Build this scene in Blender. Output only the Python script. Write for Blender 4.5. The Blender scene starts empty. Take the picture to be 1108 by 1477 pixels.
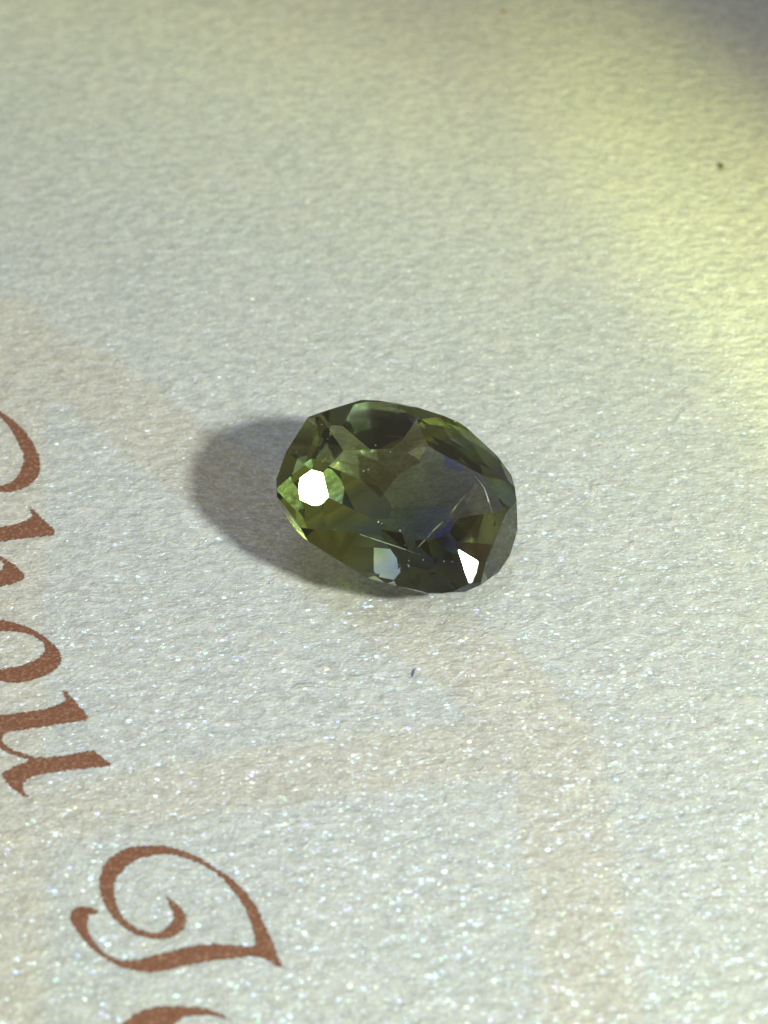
import bpy, bmesh, math, random
import numpy as np
from mathutils import Vector, Matrix

# 1 unit = 1 centimetre
scene = bpy.context.scene
col = scene.collection

# ------------------------------------------------------------------ camera
EL = math.radians(48.0)
VFOV = math.radians(26.0)
CAM_D = 6.9539
cam_data = bpy.data.cameras.new("camera")
cam = bpy.data.objects.new("camera", cam_data)
col.objects.link(cam)
cam.location = (0.0, -CAM_D * math.cos(EL), CAM_D * math.sin(EL))
cam.rotation_euler = (math.pi / 2 - EL, 0.0, 0.0)
cam_data.sensor_fit = 'VERTICAL'
cam_data.sensor_height = 36.0
cam_data.lens = 18.0 / math.tan(VFOV / 2)
cam_data.clip_start = 0.05
cam_data.clip_end = 500.0
cam_data.dof.use_dof = True
cam_data.dof.focus_distance = 6.72
cam_data.dof.aperture_fstop = 0.85
scene.camera = cam

# ------------------------------------------------------------------ room light
AMB = 0.28
world = bpy.data.worlds.new("World")
scene.world = world
world.use_nodes = True
bg = world.node_tree.nodes["Background"]
bg.inputs["Color"].default_value = (1.0, 0.93, 0.66, 1.0)
bg.inputs["Strength"].default_value = AMB
scene.view_settings.view_transform = 'Standard'
scene.view_settings.look = 'None'
scene.view_settings.exposure = 0.0
scene.view_settings.gamma = 1.0
scene.cycles.max_bounces = 24
scene.cycles.transmission_bounces = 24
scene.cycles.glossy_bounces = 12
scene.cycles.volume_bounces = 0
scene.cycles.caustics_refractive = True
scene.cycles.caustics_reflective = True
scene.cycles.blur_glossy = 0.0
scene.cycles.sample_clamp_indirect = 0.0

# hand torch: white core, yellow rim to its beam
TORCH_AZ = (0.8199, -0.5725)
TORCH_EL = math.radians(39.0)
TORCH_D = 14.0
TORCH_AIM = Vector((-0.60, -0.40, 0.0))
TORCH_W = 11000.0
td = Vector((math.cos(TORCH_EL) * TORCH_AZ[0], math.cos(TORCH_EL) * TORCH_AZ[1], math.sin(TORCH_EL)))
ld = bpy.data.lights.new("torch", 'SPOT')
torch = bpy.data.objects.new("torch", ld)
col.objects.link(torch)
torch.location = Vector((0.05, -0.12, 0.1)) + td * TORCH_D
torch.rotation_euler = (TORCH_AIM - torch.location).to_track_quat('-Z', 'Y').to_euler()
ld.energy = TORCH_W
ld.shadow_soft_size = 0.72
ld.spot_size = math.radians(36.0)
ld.spot_blend = 0.15
def ramp(cr, stops):
    while len(cr.elements) > 1:
        cr.elements.remove(cr.elements[-1])
    cr.elements[0].position = stops[0][0]
    cr.elements[0].color = (*stops[0][1], 1)
    for p, c in stops[1:]:
        e = cr.elements.new(p)
        e.color = (*c, 1)

def beam(light, max_deg, stops):
    """colour of a lamp's beam by the angle from its axis"""
    light.use_nodes = True
    ln = light.node_tree
    em = ln.nodes["Emission"]
    tc = ln.nodes.new("ShaderNodeTexCoord")
    sx = ln.nodes.new("ShaderNodeSeparateXYZ")
    ln.links.new(tc.outputs["Normal"], sx.inputs[0])
    ab = ln.nodes.new("ShaderNodeMath"); ab.operation = 'ABSOLUTE'
    ln.links.new(sx.outputs["Z"], ab.inputs[0])
    ac = ln.nodes.new("ShaderNodeMath"); ac.operation = 'ARCCOSINE'
    ln.links.new(ab.outputs[0], ac.inputs[0])
    mr = ln.nodes.new("ShaderNodeMapRange")
    mr.inputs["From Max"].default_value = math.radians(max_deg)
    ln.links.new(ac.outputs[0], mr.inputs["Value"])
    rp = ln.nodes.new("ShaderNodeValToRGB")
    ln.links.new(mr.outputs["Result"], rp.inputs["Fac"])
    ramp(rp.color_ramp, stops)
    ln.links.new(rp.outputs["Color"], em.inputs["Color"])
    em.inputs["Strength"].default_value = 1.0

beam(ld, 17.0, [
    (0.00, (0.94, 1.00, 0.93)), (0.27, (0.94, 1.01, 0.87)), (0.45, (0.99, 1.07, 0.78)), (0.58, (1.13, 1.20, 0.60)),
    (0.65, (1.10, 1.10, 0.50)), (0.685, (0.86, 0.68, 0.28)), (0.72, (0.26, 0.19, 0.08)), (0.77, (0.03, 0.02, 0)), (0.80, (0, 0, 0))])

# added low spot, no known lamp: its narrow beam makes the right-hand yellow pool
YELLOW_W = 19000.0
ya, ye, yd = -1.164, 0.201, 15.6
yl = bpy.data.lights.new("yellow_lamp", 'SPOT')
yellow = bpy.data.objects.new("yellow_lamp", yl)
col.objects.link(yellow)
ydir = Vector((math.cos(ye) * math.cos(ya), math.cos(ye) * math.sin(ya), math.sin(ye)))
yellow.location = Vector((1.628, 0.539, 0.0)) + ydir * yd
yellow.rotation_euler = (-ydir).to_track_quat('-Z', 'Y').to_euler()
yl.energy = YELLOW_W
yl.shadow_soft_size = 0.15
yl.spot_size = math.radians(8.0)
yl.spot_blend = 0.1
beam(yl, 4.0, [(0.0, (0.86, 1.0, 0.20)), (0.30, (0.86, 1.0, 0.20)), (0.40, (0.74, 0.84, 0.18)), (0.435, (0.34, 0.36, 0.08)), (0.49, (0.07, 0.07, 0.02)), (0.54, (0, 0, 0))])

# added overhead fill, no known lamp, above and a little behind the card: it makes the pearl print flash blue
LAMP_DIR = Vector((-0.10, 0.25, 0.96)).normalized()
LAMP_W = 32000.0
al = bpy.data.lights.new("overhead_fill", 'AREA')
al.shape = 'DISK'
al.size = 80.0
al.energy = LAMP_W
al.color = (0.90, 0.93, 0.92)
lamp = bpy.data.objects.new("overhead_fill", al)
col.objects.link(lamp)
lamp.location = LAMP_DIR * 200.0
lamp.rotation_euler = (-LAMP_DIR).to_track_quat('-Z', 'Y').to_euler()

# ------------------------------------------------------------------ helpers
def node(nt, kind, **kw):
    n = nt.nodes.new(kind)
    for k, v in kw.items():
        if k.startswith("i_"):
            n.inputs[k[2:].replace("_", " ")].default_value = v
        else:
            setattr(n, k, v)
    return n

def math_n(nt, op, a, b=None, c=None, clamp=False):
    n = nt.nodes.new("ShaderNodeMath"); n.operation = op; n.use_clamp = clamp
    for i, v in enumerate((a, b, c)):
        if v is None: continue
        if isinstance(v, (int, float)): n.inputs[i].default_value = v
        else: nt.links.new(v, n.inputs[i])
    return n.outputs[0]

def mapr(nt, v, a, b, c, d, smooth=False):
    n = nt.nodes.new("ShaderNodeMapRange")
    if smooth: n.interpolation_type = 'SMOOTHSTEP'
    nt.links.new(v, n.inputs["Value"])
    for k, q in (("From Min", a), ("From Max", b), ("To Min", c), ("To Max", d)):
        n.inputs[k].default_value = q
    return n.outputs["Result"]

def mixc(nt, fac, a, b, blend='MIX'):
    n = nt.nodes.new("ShaderNodeMix"); n.data_type = 'RGBA'; n.blend_type = blend
    for s, v in (("Factor", fac), ("A", a), ("B", b)):
        i = [q for q in n.inputs if q.name == s and (q.type == ('VALUE' if s == "Factor" else 'RGBA'))][0]
        if isinstance(v, (int, float)): i.default_value = v
        elif isinstance(v, tuple): i.default_value = (*v, 1)
        else: nt.links.new(v, i)
    return [o for o in n.outputs if o.type == 'RGBA'][0]

def new_mat(name):
    m = bpy.data.materials.new(name); m.use_nodes = True
    nt = m.node_tree; nt.nodes.clear()
    out = nt.nodes.new("ShaderNodeOutputMaterial")
    return m, nt, out

def link_mesh(name, me, mat, parent=None):
    o = bpy.data.objects.new(name, me); col.objects.link(o)
    if mat: me.materials.append(mat)
    if parent: o.parent = parent
    return o

def seg_dist(P, A, B):
    d = B - A
    t = np.clip(((P - A) @ d) / max(d @ d, 1e-12), 0, 1)
    return np.linalg.norm(P - (A + t[:, None] * d), axis=1)

def line_sdf(P, pts, hw):
    d = np.full(len(P), 1e9)
    for a, b in zip(pts[:-1], pts[1:]):
        d = np.minimum(d, seg_dist(P, np.array(a), np.array(b)))
    return d - hw

def poly_sdf(P, pts):
    d = np.full(len(P), 1e9); ins = np.zeros(len(P), bool)
    n = len(pts)
    for i in range(n):
        a = np.array(pts[i]); b = np.array(pts[(i + 1) % n])
        d = np.minimum(d, seg_dist(P, a, b))
        c = (a[1] > P[:, 1]) != (b[1] > P[:, 1])
        xx = a[0] + (P[:, 1] - a[1]) * (b[0] - a[0]) / (b[1] - a[1] if b[1] != a[1] else 1e-12)
        ins ^= c & (P[:, 0] < xx)
    return np.where(ins, -d, d)

def grid_mesh(name, xs, ys, z, keep=None):
    X, Y = np.meshgrid(xs, ys)
    V = np.column_stack([X.ravel(), Y.ravel(), np.full(X.size, z)])
    nx, ny = len(xs), len(ys)
    i = (np.arange(ny - 1)[:, None] * nx + np.arange(nx - 1)[None, :]).ravel()
    F = np.column_stack([i, i + 1, i + nx + 1, i + nx])
    return V, F

def make_mesh(name, V, F, attr=None):
    me = bpy.data.meshes.new(name)
    me.vertices.add(len(V)); me.vertices.foreach_set("co", V.astype(np.float32).ravel())
    me.loops.add(F.size); me.loops.foreach_set("vertex_index", F.astype(np.int32).ravel())
    me.polygons.add(len(F))
    me.polygons.foreach_set("loop_start", (np.arange(len(F)) * F.shape[1]).astype(np.int32))
    me.update(calc_edges=True)
    if attr:
        for k, a in attr.items():
            at = me.attributes.new(k, 'FLOAT', 'POINT')
            at.data.foreach_set("value", a.astype(np.float32))
    return me

# ------------------------------------------------------------------ the pearly card
def paper_relief(nt, vec):
    """height of the felt-marked paper (0..1) and its fine fibre noise"""
    mp = node(nt, "ShaderNodeMapping"); mp.inputs["Scale"].default_value = (29, 48, 48)
    mp.inputs["Rotation"].default_value = (0, 0, math.radians(-10))
    nt.links.new(vec, mp.inputs["Vector"])
    wv = node(nt, "ShaderNodeTexNoise", i_Scale=0.35, i_Detail=2.0)
    nt.links.new(mp.outputs[0], wv.inputs["Vector"])
    ad = nt.nodes.new("ShaderNodeVectorMath"); ad.operation = 'MULTIPLY_ADD'
    nt.links.new(wv.outputs["Color"], ad.inputs[0]); ad.inputs[1].default_value = (2.0, 2.0, 2.0)
    nt.links.new(mp.outputs[0], ad.inputs[2])
    n1 = node(nt, "ShaderNodeTexNoise", i_Scale=0.75, i_Detail=2.0, i_Roughness=0.5)
    nt.links.new(ad.outputs[0], n1.inputs["Vector"])
    n2 = node(nt, "ShaderNodeTexNoise", i_Scale=2.6, i_Detail=2.0, i_Roughness=0.55)
    nt.links.new(ad.outputs[0], n2.inputs["Vector"])
    h = math_n(nt, 'MULTIPLY_ADD', n2.outputs["Fac"], 0.38, n1.outputs["Fac"])
    return h, n2.outputs["Fac"]

def card_material():
    m, nt, out = new_mat("pearl_card")
    geo = nt.nodes.new("ShaderNodeNewGeometry")
    pos = geo.outputs["Position"]
    h, fib = paper_relief(nt, pos)
    bump = node(nt, "ShaderNodeBump", i_Strength=1.0, i_Distance=RELIEF)
    nt.links.new(h, bump.inputs["Height"])
    # pale tan emblem print, its edge soft and broken by the paper
    at = node(nt, "ShaderNodeAttribute", attribute_name="emblem")
    en = node(nt, "ShaderNodeTexNoise", i_Scale=14.0, i_Detail=4.0, i_Roughness=0.6)
    nt.links.new(pos, en.inputs["Vector"])
    e = math_n(nt, 'MULTIPLY_ADD', math_n(nt, 'SUBTRACT', en.outputs["Fac"], 0.5), 0.10, at.outputs["Fac"])
    em_ = mapr(nt, e, 0.025, -0.035, 0.0, 1.0, True)
    cl = node(nt, "ShaderNodeTexNoise", i_Scale=4.0, i_Detail=5.0, i_Roughness=0.65)
    nt.links.new(pos, cl.inputs["Vector"])
    base = mixc(nt, mapr(nt, cl.outputs["Fac"], 0.3, 0.7, 0.0, 1.0), (0.545, 0.555, 0.52), (0.60, 0.59, 0.54))
    base = mixc(nt, math_n(nt, 'MULTIPLY', em_, EMBLEM_INK), base, (0.555, 0.50, 0.42))
    base = mixc(nt, 1.0, base, mixc(nt, mapr(nt, h, 0.45, 0.95, 0.0, 1.0), (0.80, 0.80, 0.80), (1.13, 1.13, 1.13)), 'MULTIPLY')
    dif = node(nt, "ShaderNodeBsdfDiffuse")
    nt.links.new(base, dif.inputs["Color"]); nt.links.new(bump.outputs[0], dif.inputs["Normal"])
    # pearl sheen
    gl = node(nt, "ShaderNodeBsdfGlossy", i_Roughness=SHEEN_ROUGH)
    sheen = mixc(nt, math_n(nt, 'MULTIPLY', em_, 0.75), (0.26, 0.44, 1.0), (0.50, 0.50, 0.66))
    nt.links.new(sheen, gl.inputs["Color"]); nt.links.new(bump.outputs[0], gl.inputs["Normal"])
    m1 = node(nt, "ShaderNodeMixShader"); m1.inputs[0].default_value = SHEEN
    nt.links.new(dif.outputs[0], m1.inputs[1]); nt.links.new(gl.outputs[0], m1.inputs[2])
    # two sizes of mica flake, each flake lying at its own angle and with its own interference colour
    def flakes(under, scale, tilt, rough, cover, stops, stretch):
        mp = node(nt, "ShaderNodeMapping"); mp.inputs["Scale"].default_value = (stretch, 1.0, 1.0)
        jg = node(nt, "ShaderNodeTexNoise", i_Scale=scale * 1.3, i_Detail=1.0)
        nt.links.new(pos, jg.inputs["Vector"])
        ja = nt.nodes.new("ShaderNodeVectorMath"); ja.operation = 'MULTIPLY_ADD'
        nt.links.new(jg.outputs["Color"], ja.inputs[0]); ja.inputs[1].default_value = (0.9 / scale, 0.9 / scale, 0.0)
        nt.links.new(pos, ja.inputs[2])
        nt.links.new(ja.outputs[0], mp.inputs["Vector"])
        vo = node(nt, "ShaderNodeTexVoronoi", i_Scale=scale)
        nt.links.new(mp.outputs[0], vo.inputs["Vector"])
        sub = nt.nodes.new("ShaderNodeVectorMath"); sub.operation = 'SUBTRACT'
        nt.links.new(vo.outputs["Color"], sub.inputs[0]); sub.inputs[1].default_value = (0.5, 0.5, 0.5)
        sc = nt.nodes.new("ShaderNodeVectorMath"); sc.operation = 'MULTIPLY_ADD'
        nt.links.new(sub.outputs[0], sc.inputs[0]); sc.inputs[1].default_value = (tilt, tilt, 0.0)
        nt.links.new(bump.outputs[0], sc.inputs[2])
        nm = nt.nodes.new("ShaderNodeVectorMath"); nm.operation = 'NORMALIZE'
        nt.links.new(sc.outputs[0], nm.inputs[0])
        wn = node(nt, "ShaderNodeTexWhiteNoise")
        nt.links.new(vo.outputs["Position"], wn.inputs["Vector"])
        tint = nt.nodes.new("ShaderNodeValToRGB")
        ramp(tint.color_ramp, stops)
        nt.links.new(wn.outputs["Value"], tint.inputs["Fac"])
        fg = node(nt, "ShaderNodeBsdfGlossy", i_Roughness=rough)
        nt.links.new(nm.outputs[0], fg.inputs["Normal"])
        cov = math_n(nt, 'MULTIPLY', mapr(nt, vo.outputs["Distance"], 0.34, 0.60, 1.0, 0.0), cover)
        nt.links.new(mixc(nt, cov, (0.0, 0.0, 0.0), tint.outputs["Color"]), fg.inputs["Color"])
        m2 = node(nt, "ShaderNodeAddShader")            # thin clear flakes: the paper shows through them
        nt.links.new(under, m2.inputs[0]); nt.links.new(fg.outputs[0], m2.inputs[1])
        return m2.outputs[0]
    blues = [(0.0, (0.80, 0.90, 1)), (0.30, (0.45, 0.75, 1.0)), (0.62, (0.30, 0.48, 1.0)),
             (0.80, (0.55, 0.35, 1.0)), (0.90, (0.35, 1.0, 0.75)), (1.0, (1.0, 0.85, 0.5))]
    whites = [(0.0, (1, 1, 1)), (0.5, (0.9, 0.97, 1.0)), (0.8, (0.6, 0.75, 1.0)), (0.9, (0.8, 0.6, 1.0)), (1.0, (0.6, 1.0, 0.8))]
    lay = flakes(m1.outputs[0], 84.0, FLAKE_TILT, FLAKE_ROUGH, FLAKE_COVER, blues, 0.75)
    lay = flakes(lay, 120.0, 0.9, 0.55, VEIL_COVER, blues, 0.7)
    lay = flakes(lay, 135.0, GLINT_TILT, GLINT_ROUGH, GLINT_COVER, whites, 1.0)
    nt.links.new(lay, out.inputs["Surface"])
    return m

RELIEF = 0.0072
SHEEN = 0.20
SHEEN_ROUGH = 0.36
EMBLEM_INK = 0.38
FLAKE_TILT = 1.2
FLAKE_ROUGH = 0.38
FLAKE_COVER = 0.13
VEIL_COVER = 0.19
GLINT_TILT = 1.3
GLINT_ROUGH = 0.18
GLINT_COVER = 0.018

EMBLEM = [
    ([(-1.795, 0.9883), (-1.2949, 0.7816), (-0.9978, 0.5986), (-0.6555, 0.2655), (-0.2887, -0.0913), (0.0334, -0.4116), (0.2783, -0.6099), (0.4885, -0.8992)], 0.135),
    ([(0.4885, -0.8992), (0.5047, -1.1488), (0.5194, -1.3965), (0.5399, -1.6727), (0.5529, -2.0283)], 0.132),
    ([(0.4873, -0.9235), (0.1703, -0.9235), (-0.2047, -0.9839), (-0.5938, -1.0552), (-0.9552, -1.1488), (-1.4364, -1.2856)], 0.104),
    ([(-1.2793, 0.8497), (-1.2066, 0.1139), (-1.1218, -0.7125), (-1.0494, -1.4184), (-0.982, -2.2136)], 0.136),
]
CARD_X, CARD_Y0, CARD_Y1 = 6.0, -6.0, 7.0
card = bpy.data.objects.new("printed_card", None)
col.objects.link(card)
card["label"] = "cream pearlescent printed card with brown script letters under the green stone"
card["category"] = "card"

xs = np.arange(-CARD_X, CARD_X + 0.001, 0.05); ys = np.arange(CARD_Y0, CARD_Y1 + 0.001, 0.05)
V, F = grid_mesh("sheet", xs, ys, 0.0)
d = np.full(len(V), 1e9)
for pts, hw in EMBLEM:
    d = np.minimum(d, line_sdf(V[:, :2], pts, hw))
# close the sheet into a slab
nx, ny = len(xs), len(ys)
rim = [j for j in range(nx)] + [(i + 1) * nx - 1 for i in range(1, ny)] + \
      [(ny - 1) * nx + j for j in range(nx - 2, -1, -1)] + [i * nx for i in range(ny - 2, 0, -1)]
n0 = len(V)
low = V[rim].copy(); low[:, 2] = -0.045
V2 = np.vstack([V, low])
k = len(rim)
side = np.array([[rim[(i + 1) % k], rim[i], n0 + i, n0 + (i + 1) % k] for i in range(k)])
F2 = np.vstack([F, side])
me = make_mesh("sheet", V2, F2, {"emblem": np.concatenate([d, np.full(k, 1.0)])})
sheet = link_mesh("sheet", me, card_material(), card)

# ------------------------------------------------------------------ printed letters
def ink_material():
    m, nt, out = new_mat("brown_ink")
    geo = nt.nodes.new("ShaderNodeNewGeometry"); pos = geo.outputs["Position"]
    at = node(nt, "ShaderNodeAttribute", attribute_name="ink")
    n = node(nt, "ShaderNodeTexNoise", i_Scale=90.0, i_Detail=2.0)
    nt.links.new(pos, n.inputs["Vector"])
    # fine screen of the print
    mp = node(nt, "ShaderNodeMapping"); mp.inputs["Rotation"].default_value = (0, 0, math.radians(62))
    nt.links.new(pos, mp.inputs["Vector"])
    wv = node(nt, "ShaderNodeTexWave", i_Scale=44.0, i_Distortion=4.0, i_Detail=2.0)
    wv.inputs["Detail Scale"].default_value = 1.5
    nt.links.new(mp.outputs[0], wv.inputs["Vector"])
    s = math_n(nt, 'MULTIPLY_ADD', math_n(nt, 'SUBTRACT', n.outputs["Fac"], 0.5), 0.014, at.outputs["Fac"])
    s = math_n(nt, 'MULTIPLY_ADD', math_n(nt, 'SUBTRACT', wv.outputs["Fac"], 0.5), 0.0025, s)
    cover = mapr(nt, s, -0.0035, 0.0035, 1.0, 0.0, True)
    c = mixc(nt, wv.outputs["Fac"], (0.150, 0.058, 0.036), (0.245, 0.104, 0.066))
    c = mixc(nt, mapr(nt, n.outputs["Fac"], 0.50, 0.72, 0.0, 0.75), c, (0.36, 0.22, 0.155))
    h, _ = paper_relief(nt, pos)
    bump = node(nt, "ShaderNodeBump", i_Strength=1.0, i_Distance=RELIEF * 0.8)
    nt.links.new(h, bump.inputs["Height"])
    p = node(nt, "ShaderNodeBsdfPrincipled", i_Roughness=0.5)
    p.inputs["Specular IOR Level"].default_value = 0.5
    nt.links.new(c, p.inputs["Base Color"]); nt.links.new(bump.outputs[0], p.inputs["Normal"])
    tr = node(nt, "ShaderNodeBsdfTransparent")
    mx = node(nt, "ShaderNodeMixShader")
    nt.links.new(cover, mx.inputs[0]); nt.links.new(tr.outputs[0], mx.inputs[1]); nt.links.new(p.outputs[0], mx.inputs[2])
    nt.links.new(mx.outputs[0], out.inputs["Surface"])
    return m
INK = ink_material()
LETTERS = [
    [(-1.308, 0.5014), (-1.2505, 0.4374), (-1.2156, 0.4089), (-1.1798, 0.3711), (-1.1536, 0.3367), (-1.1314, 0.2964), (-1.1141, 0.2594), (-1.1042, 0.2287), (-1.0976, 0.1861), (-1.1004, 0.1499), (-1.1212, 0.1168), (-1.1537, 0.093), (-1.1834, 0.084), (-1.2144, 0.087), (-1.2593, 0.0959), (-1.2615, 0.1139), (-1.2168, 0.1079), (-1.1918, 0.1198), (-1.1719, 0.1378), (-1.1548, 0.1831), (-1.1515, 0.2348), (-1.1761, 0.2964), (-1.2188, 0.3774), (-1.2528, 0.4184), (-1.303, 0.4597)],
    [(-1.2389, -0.0741), (-1.1968, -0.0654), (-1.1422, -0.0509), (-1.1116, -0.0335), (-1.0999, -0.0219), (-1.1042, -0.0015), (-1.1151, 0.019), (-1.1085, 0.019), (-1.0936, 0.0015), (-1.0636, -0.0364), (-1.0421, -0.0567), (-1.0228, -0.0769), (-1.0273, -0.0971), (-1.0762, -0.1028), (-1.1352, -0.1143), (-1.1901, -0.1229), (-1.232, -0.1314)],
    [(-1.2166, -0.1712), (-1.1835, -0.1797), (-1.162, -0.1994), (-1.1392, -0.2135), (-1.1175, -0.2359), (-1.0975, -0.2637), (-1.1024, -0.2776), (-1.1162, -0.2859), (-1.1404, -0.297), (-1.169, -0.3052), (-1.1996, -0.3135), (-1.2066, -0.2554), (-1.176, -0.2442), (-1.1649, -0.2303), (-1.1696, -0.2078), (-1.1883, -0.1938), (-1.2149, -0.1853)],
    [(-1.1961, -0.4304), (-1.1538, -0.4358), (-1.1024, -0.4492), (-1.0455, -0.4759), (-1.0023, -0.5131), (-0.9679, -0.5473), (-0.9543, -0.5813), (-0.9559, -0.6073), (-0.972, -0.6306), (-1.0102, -0.6564), (-1.0652, -0.6743), (-1.1268, -0.6692), (-1.1684, -0.6615), (-1.1721, -0.6306), (-1.1319, -0.6255), (-1.072, -0.6125), (-1.0292, -0.5917), (-1.0072, -0.5657), (-1.0055, -0.5421), (-1.0162, -0.5184), (-1.0477, -0.4945), (-1.0947, -0.4812), (-1.1489, -0.4786), (-1.19, -0.4812)],
    [(-1.152, -0.798), (-1.1124, -0.7931), (-1.0274, -0.7806), (-0.9666, -0.7655), (-0.9341, -0.7479), (-0.9254, -0.7328), (-0.9446, -0.7024), (-0.9347, -0.6998), (-0.9095, -0.7302), (-0.8572, -0.7955), (-0.8579, -0.8105), (-0.9348, -0.8229), (-1.0288, -0.8427), (-1.0876, -0.8526), (-1.0981, -0.8649), (-1.093, -0.8919), (-1.0647, -0.9138), (-1.0106, -0.9381), (-0.9703, -0.9453), (-0.904, -0.9357), (-0.8325, -0.9162), (-0.8135, -0.9308), (-0.7725, -0.9719), (-0.8272, -0.9767), (-0.9186, -0.9887), (-0.9936, -1.0054), (-1.0185, -1.0292), (-1.0179, -1.0529), (-0.9975, -1.0788), (-1.005, -1.0811), (-1.0308, -1.06), (-1.0585, -1.0387), (-1.0845, -1.0006), (-1.065, -0.9815), (-1.0164, -0.9574), (-1.0133, -0.9502), (-1.0733, -0.926), (-1.1016, -0.9041), (-1.13, -0.8821), (-1.1437, -0.8674)],
    [(-0.5964, -1.3987), (-0.5609, -1.4249), (-0.5365, -1.4553), (-0.5315, -1.4769), (-0.5388, -1.5112), (-0.5727, -1.5325), (-0.6095, -1.5368), (-0.6623, -1.524), (-0.7094, -1.4919), (-0.7509, -1.4401), (-0.7729, -1.3811), (-0.7768, -1.3347), (-0.7618, -1.2878), (-0.7153, -1.2495), (-0.6643, -1.2404), (-0.5973, -1.2404), (-0.5248, -1.2698), (-0.4498, -1.3191), (-0.3887, -1.3723), (-0.3408, -1.4401), (-0.312, -1.5133), (-0.2881, -1.5643), (-0.2873, -1.5874), (-0.2623, -1.6251), (-0.2826, -1.6188), (-0.3166, -1.5937), (-0.3536, -1.5874), (-0.4415, -1.5979), (-0.554, -1.623), (-0.6025, -1.6376), (-0.6541, -1.6334), (-0.7181, -1.6126), (-0.7793, -1.5643), (-0.8146, -1.5219), (-0.8403, -1.4855), (-0.8465, -1.4596), (-0.83, -1.4358), (-0.8038, -1.4358), (-0.771, -1.4466), (-0.7719, -1.4575), (-0.794, -1.4618), (-0.7987, -1.4919), (-0.7817, -1.5368), (-0.7467, -1.579), (-0.7006, -1.6021), (-0.662, -1.6021), (-0.6133, -1.5874), (-0.532, -1.5622), (-0.4698, -1.5495), (-0.3678, -1.558), (-0.3455, -1.5601), (-0.3409, -1.5368), (-0.3664, -1.4553), (-0.4009, -1.3943), (-0.4551, -1.328), (-0.5237, -1.2878), (-0.59, -1.2653), (-0.6542, -1.2743), (-0.6983, -1.2968), (-0.7276, -1.3347), (-0.7378, -1.3723), (-0.7234, -1.4336), (-0.7012, -1.4769), (-0.6502, -1.5112), (-0.6106, -1.5197), (-0.5873, -1.5069), (-0.5632, -1.4769), (-0.5709, -1.4445)],
    [(-0.7053, -1.8344), (-0.6983, -1.8105), (-0.6785, -1.7885), (-0.6449, -1.7563), (-0.5956, -1.7381), (-0.5414, -1.7361), (-0.4723, -1.7422), (-0.4337, -1.7543), (-0.3926, -1.7825), (-0.4459, -1.7624), (-0.5073, -1.7624), (-0.5403, -1.7825), (-0.5532, -1.8065), (-0.5585, -1.8344)],
]

def smooth(pts):
    q = []
    for i in range(len(pts)):
        a, b, c = (np.array(pts[(i + j) % len(pts)]) for j in (-1, 0, 1))
        u, v = b - a, c - b
        ca = (u @ v) / (np.linalg.norm(u) * np.linalg.norm(v) + 1e-9)
        if ca < 0.5:
            q.append(b)
        else:
            q += [b - 0.25 * u, b * 0.75 + (a + c) * 0.125, b + 0.25 * v]
    return q

for pts in LETTERS:
    pts = smooth(pts)
    a = np.array(pts); lo = a.min(0) - 0.02; hi = a.max(0) + 0.02
    st = 0.006
    gx = np.arange(lo[0], hi[0], st); gy = np.arange(lo[1], hi[1], st)
    V, F = grid_mesh("letter", gx, gy, 0.0008)
    s = poly_sdf(V[:, :2], pts)
    F = F[s[F].min(1) < 0.014]
    use = np.unique(F); re = np.full(len(V), -1); re[use] = np.arange(len(use))
    me = make_mesh("printed_letter", V[use], re[F], {"ink": s[use]})
    link_mesh("printed_letter", me, INK, card)

# ------------------------------------------------------------------ the stone
GEM_A, GEM_B = 0.400, 0.312          # half length and half width of the girdle
GEM_N = Vector((0.12, -0.258, 0.959)).normalized()
GEM_SPIN = math.radians(153.0)
GEM_XY = (0.0524, -0.1244)
GEM_HZ = 0.2077
right = Vector((1, 0, 0)); upv = Vector((0, math.sin(EL), math.cos(EL)))
# long axis direction: at GEM_SPIN in the image, laid into the girdle plane
e1 = Vector((0, 1, 0))
e1 = (upv.cross(GEM_N)).normalized()
e2 = GEM_N.cross(e1)
ex = (math.cos(GEM_SPIN) * e1 + math.sin(GEM_SPIN) * e2).normalized()
ey = GEM_N.cross(ex)
ROT = Matrix((ex, ey, GEM_N)).transposed()

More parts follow.
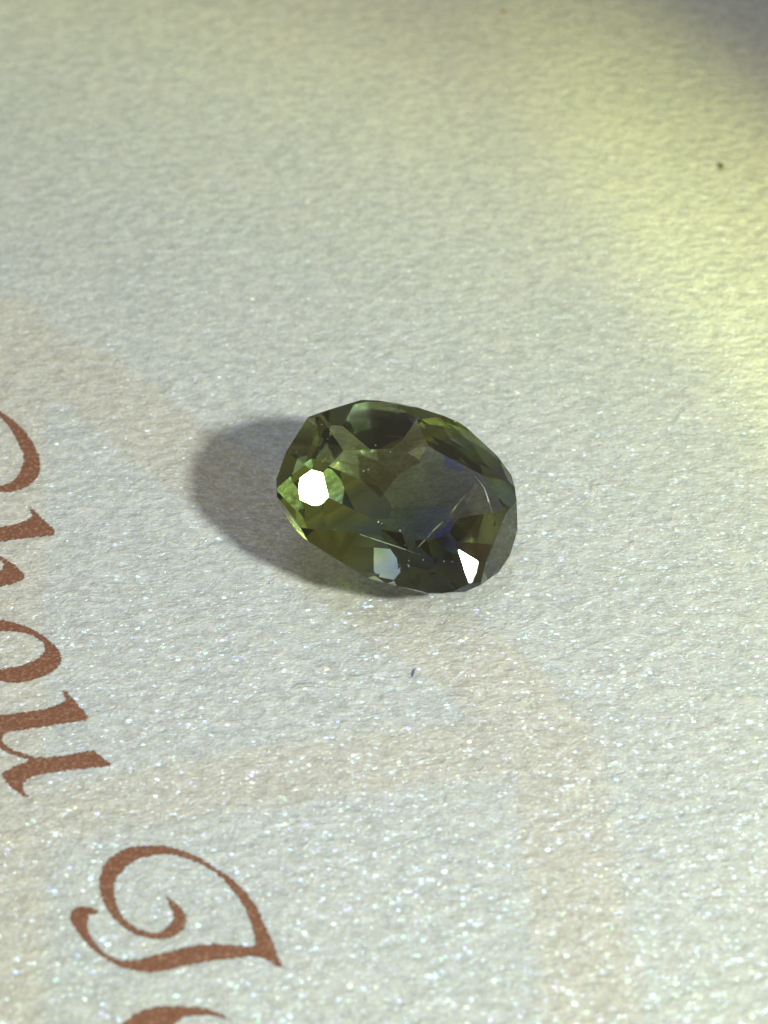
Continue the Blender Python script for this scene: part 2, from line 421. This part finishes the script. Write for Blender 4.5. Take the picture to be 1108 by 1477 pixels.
# facet planes (normal, distance in cm) in the stone's own axes, as left by the cutter's wheel;
# the last one is the facet it lies on
FACETS = [
    (0.46898, 0.18763, 0.86305, 0.20408),
    (0.36389, 0.27977, 0.88843, 0.18505),
    (0.70258, 0.13656, 0.69838, 0.28986),
    (0.64405, 0.42839, 0.63379, 0.29927),
    (0.18922, 0.52685, 0.82863, 0.18877),
    (0.02838, 0.42808, 0.90329, 0.14571),
    (0.47424, 0.57672, 0.66520, 0.26736),
    (0.16000, 0.78658, 0.59640, 0.26304),
    (-0.09222, 0.54542, 0.83308, 0.18261),
    (-0.23511, 0.38800, 0.89117, 0.16544),
    (-0.02053, 0.80658, 0.59077, 0.25577),
    (-0.28974, 0.69901, 0.65379, 0.25633),
    (-0.36633, 0.24601, 0.89738, 0.17823),
    (-0.36287, 0.06413, 0.92963, 0.15720),
    (-0.51495, 0.55921, 0.64970, 0.27513),
    (-0.68087, 0.28135, 0.67621, 0.28608),
    (-0.46678, -0.16482, 0.86888, 0.20170),
    (-0.37467, -0.34262, 0.86153, 0.20540),
    (-0.66835, -0.02438, 0.74345, 0.27532),
    (-0.60560, -0.38738, 0.69511, 0.27478),
    (-0.19665, -0.51803, 0.83245, 0.18617),
    (-0.02861, -0.44112, 0.89699, 0.14845),
    (-0.41734, -0.59726, 0.68492, 0.25191),
    (-0.17511, -0.74906, 0.63894, 0.25201),
    (0.08979, -0.56452, 0.82052, 0.19153),
    (0.18816, -0.29308, 0.93739, 0.12770),
    (0.05355, -0.78881, 0.61230, 0.25552),
    (0.22166, -0.71681, 0.66109, 0.24282),
    (0.44149, -0.31926, 0.83855, 0.21062),
    (0.37469, -0.07164, 0.92438, 0.16212),
    (0.51358, -0.53175, 0.67340, 0.27227),
    (0.65525, -0.31041, 0.68869, 0.28662),
    (0.41188, 0.31876, -0.85367, 0.19636),
    (0.44129, 0.29544, -0.84733, 0.21597),
    (0.78206, -0.01207, -0.62309, 0.27236),
    (0.60986, 0.40909, -0.67876, 0.27444),
    (0.19013, 0.55254, -0.81151, 0.19853),
    (0.17256, 0.58416, -0.79308, 0.19543),
    (0.11825, 0.83129, -0.54311, 0.24182),
    (0.10663, 0.72429, -0.68120, 0.23114),
    (-0.29858, 0.60305, -0.73972, 0.23156),
    (-0.23266, 0.59392, -0.77015, 0.22697),
    (-0.13968, 0.81029, -0.56914, 0.23978),
    (-0.42968, 0.70600, -0.56297, 0.27283),
    (-0.52431, 0.22203, -0.82207, 0.23525),
    (-0.60240, 0.23255, -0.76356, 0.27683),
    (-0.66452, 0.49367, -0.56099, 0.31659),
    (-0.70917, 0.10059, -0.69782, 0.29592),
    (-0.63909, -0.38154, -0.66782, 0.30767),
    (-0.43781, -0.28059, -0.85416, 0.21383),
    (-0.65855, -0.22811, -0.71713, 0.27508),
    (-0.63214, -0.53532, -0.56020, 0.31296),
    (-0.23741, -0.57900, -0.78000, 0.18709),
    (-0.10719, -0.51304, -0.85164, 0.19413),
    (-0.27753, -0.77431, -0.56870, 0.26961),
    (-0.18159, -0.80224, -0.56872, 0.25603),
    (0.24077, -0.58978, -0.77083, 0.21403),
    (0.19766, -0.61957, -0.75964, 0.23030),
    (0.10637, -0.77799, -0.61921, 0.24432),
    (0.49771, -0.73899, -0.45407, 0.30304),
    (0.56832, -0.25703, -0.78163, 0.25557),
    (0.49455, -0.07563, -0.86585, 0.21951),
    (0.57242, -0.48264, -0.66287, 0.27101),
    (0.76432, -0.09612, -0.63763, 0.31668),
    (0.98362, -0.14451, -0.10773, 0.39305),
    (0.96584, 0.23361, 0.11219, 0.38494),
    (0.88765, 0.45751, -0.05247, 0.37733),
    (0.74035, 0.63928, -0.20783, 0.35937),
    (0.53952, 0.83680, 0.09316, 0.32978),
    (0.35354, 0.93535, -0.01108, 0.32064),
    (0.18669, 0.98177, 0.03579, 0.31856),
    (0.09144, 0.98263, 0.16147, 0.31508),
    (-0.22422, 0.97153, 0.07655, 0.30723),
    (-0.44301, 0.87317, -0.20327, 0.31961),
    (-0.53907, 0.84035, 0.05666, 0.33815),
    (-0.74644, 0.66412, -0.04202, 0.36658),
    (-0.68974, 0.50965, -0.51430, 0.30895),
    (-0.90119, 0.21408, 0.37686, 0.36721),
    (-0.84619, 0.01008, 0.53278, 0.29033),
    (-0.94155, -0.21837, 0.25650, 0.37171),
    (-0.86332, -0.50055, 0.06422, 0.34565),
    (-0.70145, -0.71272, -0.00311, 0.36195),
    (-0.53991, -0.84169, -0.00804, 0.32891),
    (-0.32559, -0.93139, 0.16282, 0.31743),
    (-0.15702, -0.98077, 0.11589, 0.31613),
    (0.05228, -0.99314, 0.10464, 0.30887),
    (0.15012, -0.93974, 0.30717, 0.29467),
    (0.38537, -0.91491, -0.12011, 0.31606),
    (0.47981, -0.82390, -0.30161, 0.32269),
    (0.73437, -0.63579, 0.23764, 0.35304),
    (0.71628, -0.65187, 0.24901, 0.33624),
    (0.93661, -0.28506, 0.20371, 0.38036),
    (0.16407, -0.12586, -0.97839, 0.21806),
    (0.01114, 0.02686, 0.99958, 0.09133),
    (-0.20986, 0.19201, -0.95869, 0.20775),
]
def gem_planes():
    for a, b, c, d in FACETS:
        n = Vector((a, b, c)); L = n.length
        yield n / L, d / L

bm = bmesh.new()
bmesh.ops.create_cube(bm, size=2.0)
for n, dist in gem_planes():
    r = bmesh.ops.bisect_plane(bm, geom=bm.verts[:] + bm.edges[:] + bm.faces[:], dist=1e-6,
                               plane_co=n * dist, plane_no=n, clear_outer=True)
    ed = [e for e in r["geom_cut"] if isinstance(e, bmesh.types.BMEdge) and len(e.link_faces) == 1]
    if len(ed) >= 3:
        bmesh.ops.contextual_create(bm, geom=ed)
bmesh.ops.remove_doubles(bm, verts=bm.verts, dist=2e-4)
bmesh.ops.recalc_face_normals(bm, faces=bm.faces)
print("gem faces", len(bm.faces), "open edges", sum(1 for e in bm.edges if len(e.link_faces) != 2))
SATIN = ()
bm.normal_update()
lay_frost = bm.faces.layers.float.new("frost")
for fc in bm.faces:
    fc[lay_frost] = 1.0 if abs(fc.normal.z) < 0.12 else 0.0     # the girdle is left frosted
gme = bpy.data.meshes.new("faceted_gemstone"); bm.to_mesh(gme); bm.free()

def gem_material():
    m, nt, out = new_mat("parti_sapphire")
    p = node(nt, "ShaderNodeBsdfGlass", i_IOR=1.77)
    p.inputs["Color"].default_value = (1, 1, 1, 1)
    fr = node(nt, "ShaderNodeAttribute", attribute_name="frost")
    nt.links.new(math_n(nt, 'MULTIPLY', fr.outputs["Fac"], 0.45), p.inputs["Roughness"])
    df = node(nt, "ShaderNodeBsdfDiffuse"); df.inputs["Color"].default_value = (0.55, 0.57, 0.50, 1)
    fx = node(nt, "ShaderNodeMixShader")
    nt.links.new(math_n(nt, 'MULTIPLY', fr.outputs["Fac"], 0.45), fx.inputs[0])
    nt.links.new(p.outputs[0], fx.inputs[1]); nt.links.new(df.outputs[0], fx.inputs[2])
    nt.links.new(fx.outputs[0], out.inputs["Surface"])
    tc = nt.nodes.new("ShaderNodeTexCoord")
    sx = nt.nodes.new("ShaderNodeSeparateXYZ"); nt.links.new(tc.outputs["Object"], sx.inputs[0])
    # colour zones run across the length: yellow-green end, blue end
    zone = mapr(nt, sx.outputs["X"], -0.22, 0.22, 0.0, 1.0, True)
    # absorption per cm, summed from the end colours and painted facet cells
    def vmath(op, a, b):
        n = nt.nodes.new("ShaderNodeVectorMath"); n.operation = op
        for q, v in enumerate((a, b)):
            if isinstance(v, tuple): n.inputs[q].default_value = v
            elif isinstance(v, float): n.inputs[3].default_value = v
            elif op == 'SCALE' and q == 1: nt.links.new(v, n.inputs[3])
            else: nt.links.new(v, n.inputs[q])
        return n.outputs["Value" if op == 'DOT_PRODUCT' else "Vector"]
    cmb = vmath('ADD', ABS_BLUE, vmath('SCALE', tuple(g - b for g, b in zip(ABS_GREEN, ABS_BLUE)), zone))
    # facet contrast put into the colour: flat-sided bluer, browner, denser or clearer cells
    for planes, delta in FACET_TONES:
        mk = None
        for a, b, c_, d in planes:
            s = math_n(nt, 'SUBTRACT', vmath('DOT_PRODUCT', tc.outputs["Object"], (a, b, c_)), d)
            mk = s if mk is None else math_n(nt, 'MINIMUM', mk, s)
        mk = mapr(nt, mk, -0.003, 0.003, 0.0, 1.0, True)
        cmb = vmath('ADD', cmb, vmath('SCALE', delta, mk))
    # thin growth banding and a little cloudiness
    gw = node(nt, "ShaderNodeTexNoise", i_Scale=16.0, i_Detail=3.0)
    nt.links.new(tc.outputs["Object"], gw.inputs["Vector"])
    cmb = vmath('SCALE', cmb, mapr(nt, gw.outputs["Fac"], 0.25, 0.75, 0.72, 1.28))
    c = vmath('SUBTRACT', (1.0, 1.0, 1.0), vmath('SCALE', cmb, 1.0 / DENS))
    va = node(nt, "ShaderNodeVolumeAbsorption"); va.inputs["Density"].default_value = DENS
    nt.links.new(c, va.inputs["Color"])
    nt.links.new(va.outputs[0], out.inputs["Volume"])
    return m
ABS_BLUE = (3.6, 3.6, 2.4)
ABS_GREEN = (0.75, 0.05, 3.2)
DENS = 14.0
FACET_TONES = [
    ([(-0.9412, 0.3182, -0.1132, 0.1689), (0.8315, 0.5401, -0.1301, -0.1318), (0.4839, -0.8394, 0.2475, -0.2234), (-0.0864, -0.9599, 0.2667, -0.1433)], (3.0, 2.4, -1.6)),
    ([(-0.9875, 0.1446, -0.0627, 0.1764), (0.6798, 0.7089, -0.1881, -0.1575), (0.8168, -0.5498, 0.1749, -0.2668), (-0.7924, -0.5907, 0.1519, 0.1163)], (-1.2, 0.4, 1.6)),
    ([(-0.9988, 0.0375, -0.0307, 0.1834), (0.6717, 0.7147, -0.1952, -0.2155), (0.9963, -0.0751, 0.0416, -0.2952), (-0.6723, -0.7142, 0.1951, 0.1568)], (-2.6, -2.0, -1.0)),
    ([(-0.6029, 0.7579, -0.2493, -0.1505), (0.8325, 0.5371, -0.1358, -0.2118), (0.988, 0.154, -0.0146, -0.1554), (0.1472, -0.9452, 0.2913, 0.1093), (-0.8827, -0.4569, 0.1098, 0.1321)], (2.6, 2.2, -1.5)),
    ([(-0.095, 0.9525, -0.2892, -0.211), (-0.0518, 0.9561, -0.2883, -0.2075), (0.9983, -0.0237, 0.0536, -0.007), (0.8036, -0.5589, 0.2046, 0.0513), (-0.0987, -0.9547, 0.2808, 0.0431), (-0.834, -0.5382, 0.122, -0.0582)], (2.2, 2.8, 3.6)),
    ([(-0.0818, 0.9561, -0.2813, -0.0616), (0.099, 0.957, -0.2726, -0.0424), (0.9762, -0.1905, 0.1037, 0.0388), (-0.3503, -0.9041, 0.2448, -0.0666), (-0.8708, -0.4821, 0.0966, -0.126)], (2.2, 2.8, 3.6)),
    ([(-0.8512, 0.4921, -0.1828, -0.0927), (0.994, -0.0868, 0.067, 0.0043), (-0.1662, -0.9463, 0.2772, 0.1102)], (-4.2, -4.2, -3.8)),
    ([(-0.9957, -0.0924, -0.0101, -0.071), (-0.4642, 0.848, -0.2559, 0.054), (-0.4993, 0.829, -0.2518, 0.0547), (0.6876, 0.705, -0.1737, -0.1011), (0.9422, -0.3121, 0.1222, -0.1627), (0.2735, -0.9232, 0.2701, -0.18), (0.0703, -0.9595, 0.273, -0.1756)], (0.9, 0.2, -0.6)),
]
gem = link_mesh("faceted_gemstone", gme, gem_material())
gem.matrix_world = Matrix.Translation((GEM_XY[0], GEM_XY[1], GEM_HZ + 0.0016)) @ ROT.to_4x4()
gem["label"] = "dark green and blue oval faceted gemstone lying tilted on the pearly card"
gem["category"] = "gemstone"

# ------------------------------------------------------------------ wear and bits on the stone
def plain(name, color, rough=0.6, alpha_noise=None):
    m, nt, out = new_mat(name)
    geo = nt.nodes.new("ShaderNodeNewGeometry")
    n = node(nt, "ShaderNodeTexNoise", i_Scale=160.0, i_Detail=2.0)
    nt.links.new(geo.outputs["Position"], n.inputs["Vector"])
    p = node(nt, "ShaderNodeBsdfPrincipled", i_Roughness=rough)
    c = mixc(nt, n.outputs["Fac"], tuple(0.7 * v for v in color), tuple(min(1, 1.25 * v) for v in color))
    nt.links.new(c, p.inputs["Base Color"])
    if alpha_noise is None:
        nt.links.new(p.outputs[0], out.inputs["Surface"])
    else:
        n2 = node(nt, "ShaderNodeTexNoise", i_Scale=alpha_noise[0], i_Detail=3.0)
        nt.links.new(geo.outputs["Position"], n2.inputs["Vector"])
        tr = node(nt, "ShaderNodeBsdfTransparent"); mx = node(nt, "ShaderNodeMixShader")
        nt.links.new(mapr(nt, n2.outputs["Fac"], alpha_noise[1], alpha_noise[1] + 0.2, 0.0, alpha_noise[2]), mx.inputs[0])
        nt.links.new(tr.outputs[0], mx.inputs[1]); nt.links.new(p.outputs[0], mx.inputs[2])
        nt.links.new(mx.outputs[0], out.inputs["Surface"])
    return m

def ribbon(name, pts, width, mat, lift=0.0012):
    """a thin raised line along points on the stone's skin: (x, y, z, nx, ny, nz, width factor), stone axes"""
    V, F = [], []
    P = [Vector(p[:3]) for p in pts]; Nn = [Vector(p[3:6]).normalized() for p in pts]
    for i, (p, n) in enumerate(zip(P, Nn)):
        t = (P[min(i + 1, len(P) - 1)] - P[max(i - 1, 0)]).normalized()
        s = n.cross(t).normalized() * width * pts[i][6]
        V += [p + n * lift * 0.2 - s, p + n * lift, p + n * lift * 0.2 + s]
        if i:
            b = 3 * i
            F += [(b - 3, b, b + 1, b - 2), (b - 2, b + 1, b + 2, b - 1)]
    me = bpy.data.meshes.new(name); me.from_pydata([tuple(v) for v in V], [], F); me.update()
    return link_mesh(name, me, mat, gem)

WEAR_HIGHLIGHT = plain("worn_and_highlit_edge", (0.62, 0.64, 0.55), 0.5, (30.0, 0.30, 0.6))  # pale tone also paints the highlight along the worn table edge
ABRADED = plain("abraded_line", (0.30, 0.36, 0.17), 0.7, (30.0, 0.36, 0.42))
for nm, wd, mt, pts in [
    ('scratch', 0.0024, 'A', [(-0.118, 0.1764, 0.0777, -0.2351, 0.388, 0.8912, 0.5), (-0.1224, 0.1634, 0.0822, -0.2351, 0.388, 0.8912, 0.5981), (-0.1268, 0.1504, 0.0867, -0.2351, 0.388, 0.8912, 0.6963), (-0.131, 0.1363, 0.0892, 0.0111, 0.0269, 0.9996, 0.7944), (-0.1351, 0.1212, 0.0896, 0.0111, 0.0269, 0.9996, 0.8926), (-0.1392, 0.106, 0.0901, 0.0111, 0.0269, 0.9996, 0.9907), (-0.1444, 0.0913, 0.0905, 0.0111, 0.0269, 0.9996, 1.0663), (-0.1498, 0.0767, 0.091, 0.0111, 0.0269, 0.9996, 1.1395), (-0.1552, 0.062, 0.0914, 0.0111, 0.0269, 0.9996, 1.2128), (-0.1606, 0.0473, 0.0919, 0.0111, 0.0269, 0.9996, 1.286), (-0.1638, 0.0317, 0.0923, 0.0111, 0.0269, 0.9996, 1.2291), (-0.1664, 0.0159, 0.0928, 0.0111, 0.0269, 0.9996, 1.1414), (-0.169, 0.0001, 0.0932, 0.0111, 0.0269, 0.9996, 1.0538), (-0.1723, -0.0155, 0.0937, 0.0111, 0.0269, 0.9996, 0.9028), (-0.1765, -0.0309, 0.0942, 0.0111, 0.0269, 0.9996, 0.6514), (-0.1808, -0.0463, 0.0946, 0.0111, 0.0269, 0.9996, 0.4)]),
    ('worn_edge_highlight', 0.0012, 'W', [(0.055, 0.206, 0.062, 0.0284, 0.4281, 0.9033, 0.6), (0.038, 0.2047, 0.0631, 0.0284, 0.4281, 0.9033, 0.7191), (0.0209, 0.2034, 0.0643, 0.0284, 0.4281, 0.9033, 0.8383), (0.0039, 0.2021, 0.0654, 0.0284, 0.4281, 0.9033, 0.9574), (-0.0131, 0.2008, 0.0666, 0.0284, 0.4281, 0.9033, 0.984), (-0.0301, 0.1995, 0.0677, 0.0284, 0.4281, 0.9033, 0.9592), (-0.0471, 0.1982, 0.0689, 0.0284, 0.4281, 0.9033, 0.9344), (-0.0641, 0.1969, 0.07, 0.0284, 0.4281, 0.9033, 0.9096), (-0.0811, 0.1959, 0.071, 0.0284, 0.4281, 0.9033, 0.8151), (-0.0981, 0.195, 0.072, 0.0284, 0.4281, 0.9033, 0.6767), (-0.115, 0.1932, 0.0712, -0.2351, 0.388, 0.8912, 0.5384), (-0.1317, 0.1903, 0.0681, -0.2351, 0.388, 0.8912, 0.4)]),
    ('needle', 0.0013, 'W', [(-0.1816, -0.1133, 0.0964, 0.0111, 0.0269, 0.9996, 0.4), (-0.1915, -0.1073, 0.0964, 0.0111, 0.0269, 0.9996, 0.4995), (-0.2013, -0.1013, 0.0963, 0.0111, 0.0269, 0.9996, 0.5991), (-0.2111, -0.0969, 0.0934, -0.3629, 0.0641, 0.9296, 0.6986), (-0.2207, -0.0931, 0.0894, -0.3629, 0.0641, 0.9296, 0.7982), (-0.2283, -0.0858, 0.0859, -0.3629, 0.0641, 0.9296, 1.0243), (-0.2358, -0.0784, 0.0825, -0.3629, 0.0641, 0.9296, 1.2528), (-0.2433, -0.071, 0.079, -0.3629, 0.0641, 0.9296, 1.4813), (-0.2508, -0.0636, 0.0756, -0.3629, 0.0641, 0.9296, 1.4343), (-0.2581, -0.056, 0.0722, -0.3629, 0.0641, 0.9296, 1.0895), (-0.2655, -0.0485, 0.0688, -0.3629, 0.0641, 0.9296, 0.7448), (-0.2729, -0.0409, 0.0654, -0.3629, 0.0641, 0.9296, 0.4)]),
]:
    ribbon(nm, pts, wd, {"W": WEAR_HIGHLIGHT, "A": ABRADED}[mt])

# pale crystals grown into the stone
CRYSTAL = plain("pale_crystal", (0.80, 0.76, 0.42), 0.4)
rnd = random.Random(9)
for (x, y, z), sz in [((0.2648, -0.0768, 0.0097), 0.006), ((0.1846, -0.0442, 0.0222), 0.0035), ((0.2424, 0.022, 0.0278), 0.0075), ((0.2246, -0.0943, -0.0272), 0.0025), ((0.2617, -0.0628, -0.0171), 0.003)]:
    bm = bmesh.new()
    bmesh.ops.create_icosphere(bm, subdivisions=1, radius=1.0)
    for v in bm.verts:
        v.co *= rnd.uniform(0.6, 1.2)
        v.co.x *= sz * 1.7; v.co.y *= sz * 0.8; v.co.z *= sz * 0.6
    bmesh.ops.rotate(bm, verts=bm.verts, cent=(0, 0, 0), matrix=Matrix.Rotation(rnd.uniform(0, 3.1), 3, 'Z'))
    bmesh.ops.translate(bm, verts=bm.verts, vec=(x, y, z))
    me = bpy.data.meshes.new("inclusion"); bm.to_mesh(me); bm.free()
    link_mesh("inclusion", me, CRYSTAL, gem)

# dust lying on the stone
V, F = [], []
GM = gem.matrix_world
for x, y, z, nx, ny, nz, r in [
    (0.0201, 0.1566, 0.0865, 0.0284, 0.4281, 0.9033, 0.0023),
    (0.0084, 0.1563, 0.087, 0.0284, 0.4281, 0.9033, 0.0015),
    (-0.0497, 0.1535, 0.0878, 0.0111, 0.0269, 0.9996, 0.0023),
    (-0.0573, 0.1435, 0.0882, 0.0111, 0.0269, 0.9996, 0.0011),
    (-0.1476, 0.1972, 0.0609, -0.2351, 0.388, 0.8912, 0.0013),
    (-0.2044, 0.171, 0.0573, -0.2351, 0.388, 0.8912, 0.0013),
    (-0.2278, 0.1602, 0.0558, -0.2351, 0.388, 0.8912, 0.0011),
    (-0.1102, 0.2189, 0.061, 0.0284, 0.4281, 0.9033, 0.0011),
    (-0.2465, -0.0649, 0.0773, -0.3629, 0.0641, 0.9296, 0.0019),
    (0.2593, 0.2266, 0.0023, 0.5395, 0.8368, 0.0932, 0.0015),
    (0.3108, -0.0925, 0.0423, 0.3747, -0.0716, 0.9244, 0.0015),
    (0.1279, 0.0208, 0.0894, 0.0111, 0.0269, 0.9996, 0.0019),
    (0.1165, 0.0105, 0.0898, 0.0111, 0.0269, 0.9996, 0.0015),
    (0.1306, -0.0782, 0.0856, 0.1882, -0.2931, 0.9374, 0.0015),
    (0.0813, -0.0741, 0.0925, 0.0111, 0.0269, 0.9996, 0.0015),
    (-0.0696, 0.1506, 0.0881, 0.0111, 0.0269, 0.9996, 0.0004),
    (-0.0845, 0.2403, 0.0501, 0.0284, 0.4281, 0.9033, 0.0007),
    (0.3088, -0.0062, 0.0497, 0.3747, -0.0716, 0.9244, 0.0003),
    (0.161, -0.2096, 0.0384, 0.1882, -0.2931, 0.9374, 0.0005),
    (-0.0313, -0.1066, 0.0946, 0.0111, 0.0269, 0.9996, 0.0006),
    (0.0696, -0.2601, 0.0398, -0.0286, -0.4411, 0.897, 0.0005),
    (0.1731, 0.084, 0.0872, 0.0111, 0.0269, 0.9996, 0.0004),
    (-0.0951, -0.0331, 0.0933, 0.0111, 0.0269, 0.9996, 0.0004),
    (-0.0813, 0.1844, 0.0765, 0.0284, 0.4281, 0.9033, 0.0004),
    (0.2019, 0.0809, 0.0869, 0.0111, 0.0269, 0.9996, 0.0007),
    (-0.3163, -0.0228, 0.043, -0.8462, 0.0101, 0.5328, 0.0007),
    (-0.1739, -0.1128, 0.0963, 0.0111, 0.0269, 0.9996, 0.0003),
    (-0.0975, 0.0412, 0.0913, 0.0111, 0.0269, 0.9996, 0.0005),
    (0.1957, 0.0897, 0.0868, 0.0111, 0.0269, 0.9996, 0.0005),
    (0.1963, 0.0157, 0.0888, 0.0111, 0.0269, 0.9996, 0.0005),
    (-0.2286, -0.0131, 0.0808, -0.3629, 0.0641, 0.9296, 0.0004),
    (0.1525, 0.0992, 0.087, 0.0111, 0.0269, 0.9996, 0.0004),
    (0.1847, 0.1522, 0.0834, 0.0284, 0.4281, 0.9033, 0.0003),
    (0.05, -0.0115, 0.0911, 0.0111, 0.0269, 0.9996, 0.0006),
    (-0.1837, 0.0834, 0.0912, 0.0111, 0.0269, 0.9996, 0.0006),
    (0.0466, 0.1772, 0.0759, 0.0284, 0.4281, 0.9033, 0.0004),
    (0.0043, -0.0579, 0.0929, 0.0111, 0.0269, 0.9996, 0.0005),
    (0.3403, 0.0276, 0.0396, 0.3747, -0.0716, 0.9244, 0.0007),
    (0.1291, 0.2211, 0.0525, 0.0284, 0.4281, 0.9033, 0.0006),
    (-0.1216, -0.0239, 0.0934, 0.0111, 0.0269, 0.9996, 0.0006),
    (0.3208, -0.0786, 0.0393, 0.3747, -0.0716, 0.9244, 0.0004),
    (0.0492, -0.1313, 0.0853, 0.1882, -0.2931, 0.9374, 0.0007),
    (-0.1108, 0.0238, 0.092, 0.0111, 0.0269, 0.9996, 0.0006),
]:
    p = GM @ Vector((x, y, z)); n = (ROT @ Vector((nx, ny, nz))).normalized()
    a = n.orthogonal().normalized(); b = n.cross(a)
    k0 = len(V); ph = rnd.uniform(0, 6.28); st = rnd.uniform(1.0, 1.9)
    for j in range(6):
        t = ph + j * math.pi / 3
        q = rnd.uniform(0.6, 1.15) * r
        V.append(p + a * math.cos(t) * q * st + b * math.sin(t) * q)
    V.append(p + n * r * 0.7); V.append(p - n * r * 0.1)
    for j in range(6):
        F += [(k0 + j, k0 + (j + 1) % 6, k0 + 6), (k0 + (j + 1) % 6, k0 + j, k0 + 7)]
me = bpy.data.meshes.new("dust"); me.from_pydata([tuple(v) for v in V], [], F); me.update()
dust = link_mesh("dust", me, plain("dust_pale", (0.60, 0.62, 0.55), 0.8))
dust["kind"] = "stuff"

# ------------------------------------------------------------------ bits on the card
def speck(name, label, cat, x, y, r, color, tall=1.0, rot=0.0):
    bm = bmesh.new()
    bmesh.ops.create_icosphere(bm, subdivisions=2, radius=1.0)
    for v in bm.verts:
        k = 1 + 0.35 * math.sin(3.1 * v.co.x + 1.7) * math.cos(2.3 * v.co.y + v.co.z * 2.9)
        v.co = Vector((v.co.x * r * k * (1 - 0.5 * max(0, v.co.y)), v.co.y * r * tall * k, (v.co.z + 0.7) * r * 0.4 * k))
    me = bpy.data.meshes.new(name); bm.to_mesh(me); bm.free()
    o = link_mesh(name, me, plain(name + "_" + cat, color, 0.8))
    o.location = (x, y, 0.0); o.rotation_euler = (0, 0, rot)
    o["label"] = label; o["category"] = cat
    return o
speck("grit", "tiny dark olive grain of grit on the yellow-lit right side of the card", "grit", 1.2290, 1.6963, 0.0115, (0.17, 0.16, 0.06), 1.7)
speck("grit", "tiny brown grain of grit near the far edge of the card view", "grit", 0.4718, 2.6439, 0.0120, (0.34, 0.26, 0.11), 1.0, 0.6)
cu = [(0.0850, -0.6540), (0.0862, -0.6430), (0.0890, -0.6320), (0.0935, -0.6230)]
V, F = [], []
for i, (x, y) in enumerate(cu):
    r = (0.0008, 0.0024, 0.0024, 0.0008)[i]
    for j in range(6):
        t = j * math.pi / 3
        V.append((x + r * math.cos(t), y, 0.0035 + r * math.sin(t)))
    if i:
        F += [((i - 1) * 6 + j, (i - 1) * 6 + (j + 1) % 6, i * 6 + (j + 1) % 6, i * 6 + j) for j in range(6)]
me = bpy.data.meshes.new("lint_fibre"); me.from_pydata(V, [], F); me.update()
lint = link_mesh("lint_fibre", me, plain("lint_blue", (0.16, 0.17, 0.30), 0.8))
lint["label"] = "short dark blue lint fibre lying on the card below the stone"
lint["category"] = "lint"

# ------------------------------------------------------------------ table under the card
def table_material():
    m, nt, out = new_mat("table_grey")
    geo = nt.nodes.new("ShaderNodeNewGeometry")
    n = node(nt, "ShaderNodeTexNoise", i_Scale=2.0, i_Detail=5.0)
    nt.links.new(geo.outputs["Position"], n.inputs["Vector"])
    p = node(nt, "ShaderNodeBsdfPrincipled", i_Roughness=0.5)
    nt.links.new(mixc(nt, n.outputs["Fac"], (0.30, 0.29, 0.26), (0.38, 0.36, 0.33)), p.inputs["Base Color"])
    nt.links.new(p.outputs[0], out.inputs["Surface"])
    return m
V, F = grid_mesh("table", np.linspace(-60, 60, 13), np.linspace(-60, 60, 13), -0.05)
table = link_mesh("table_top", make_mesh("table_top", V, F), table_material())
table["kind"] = "structure"
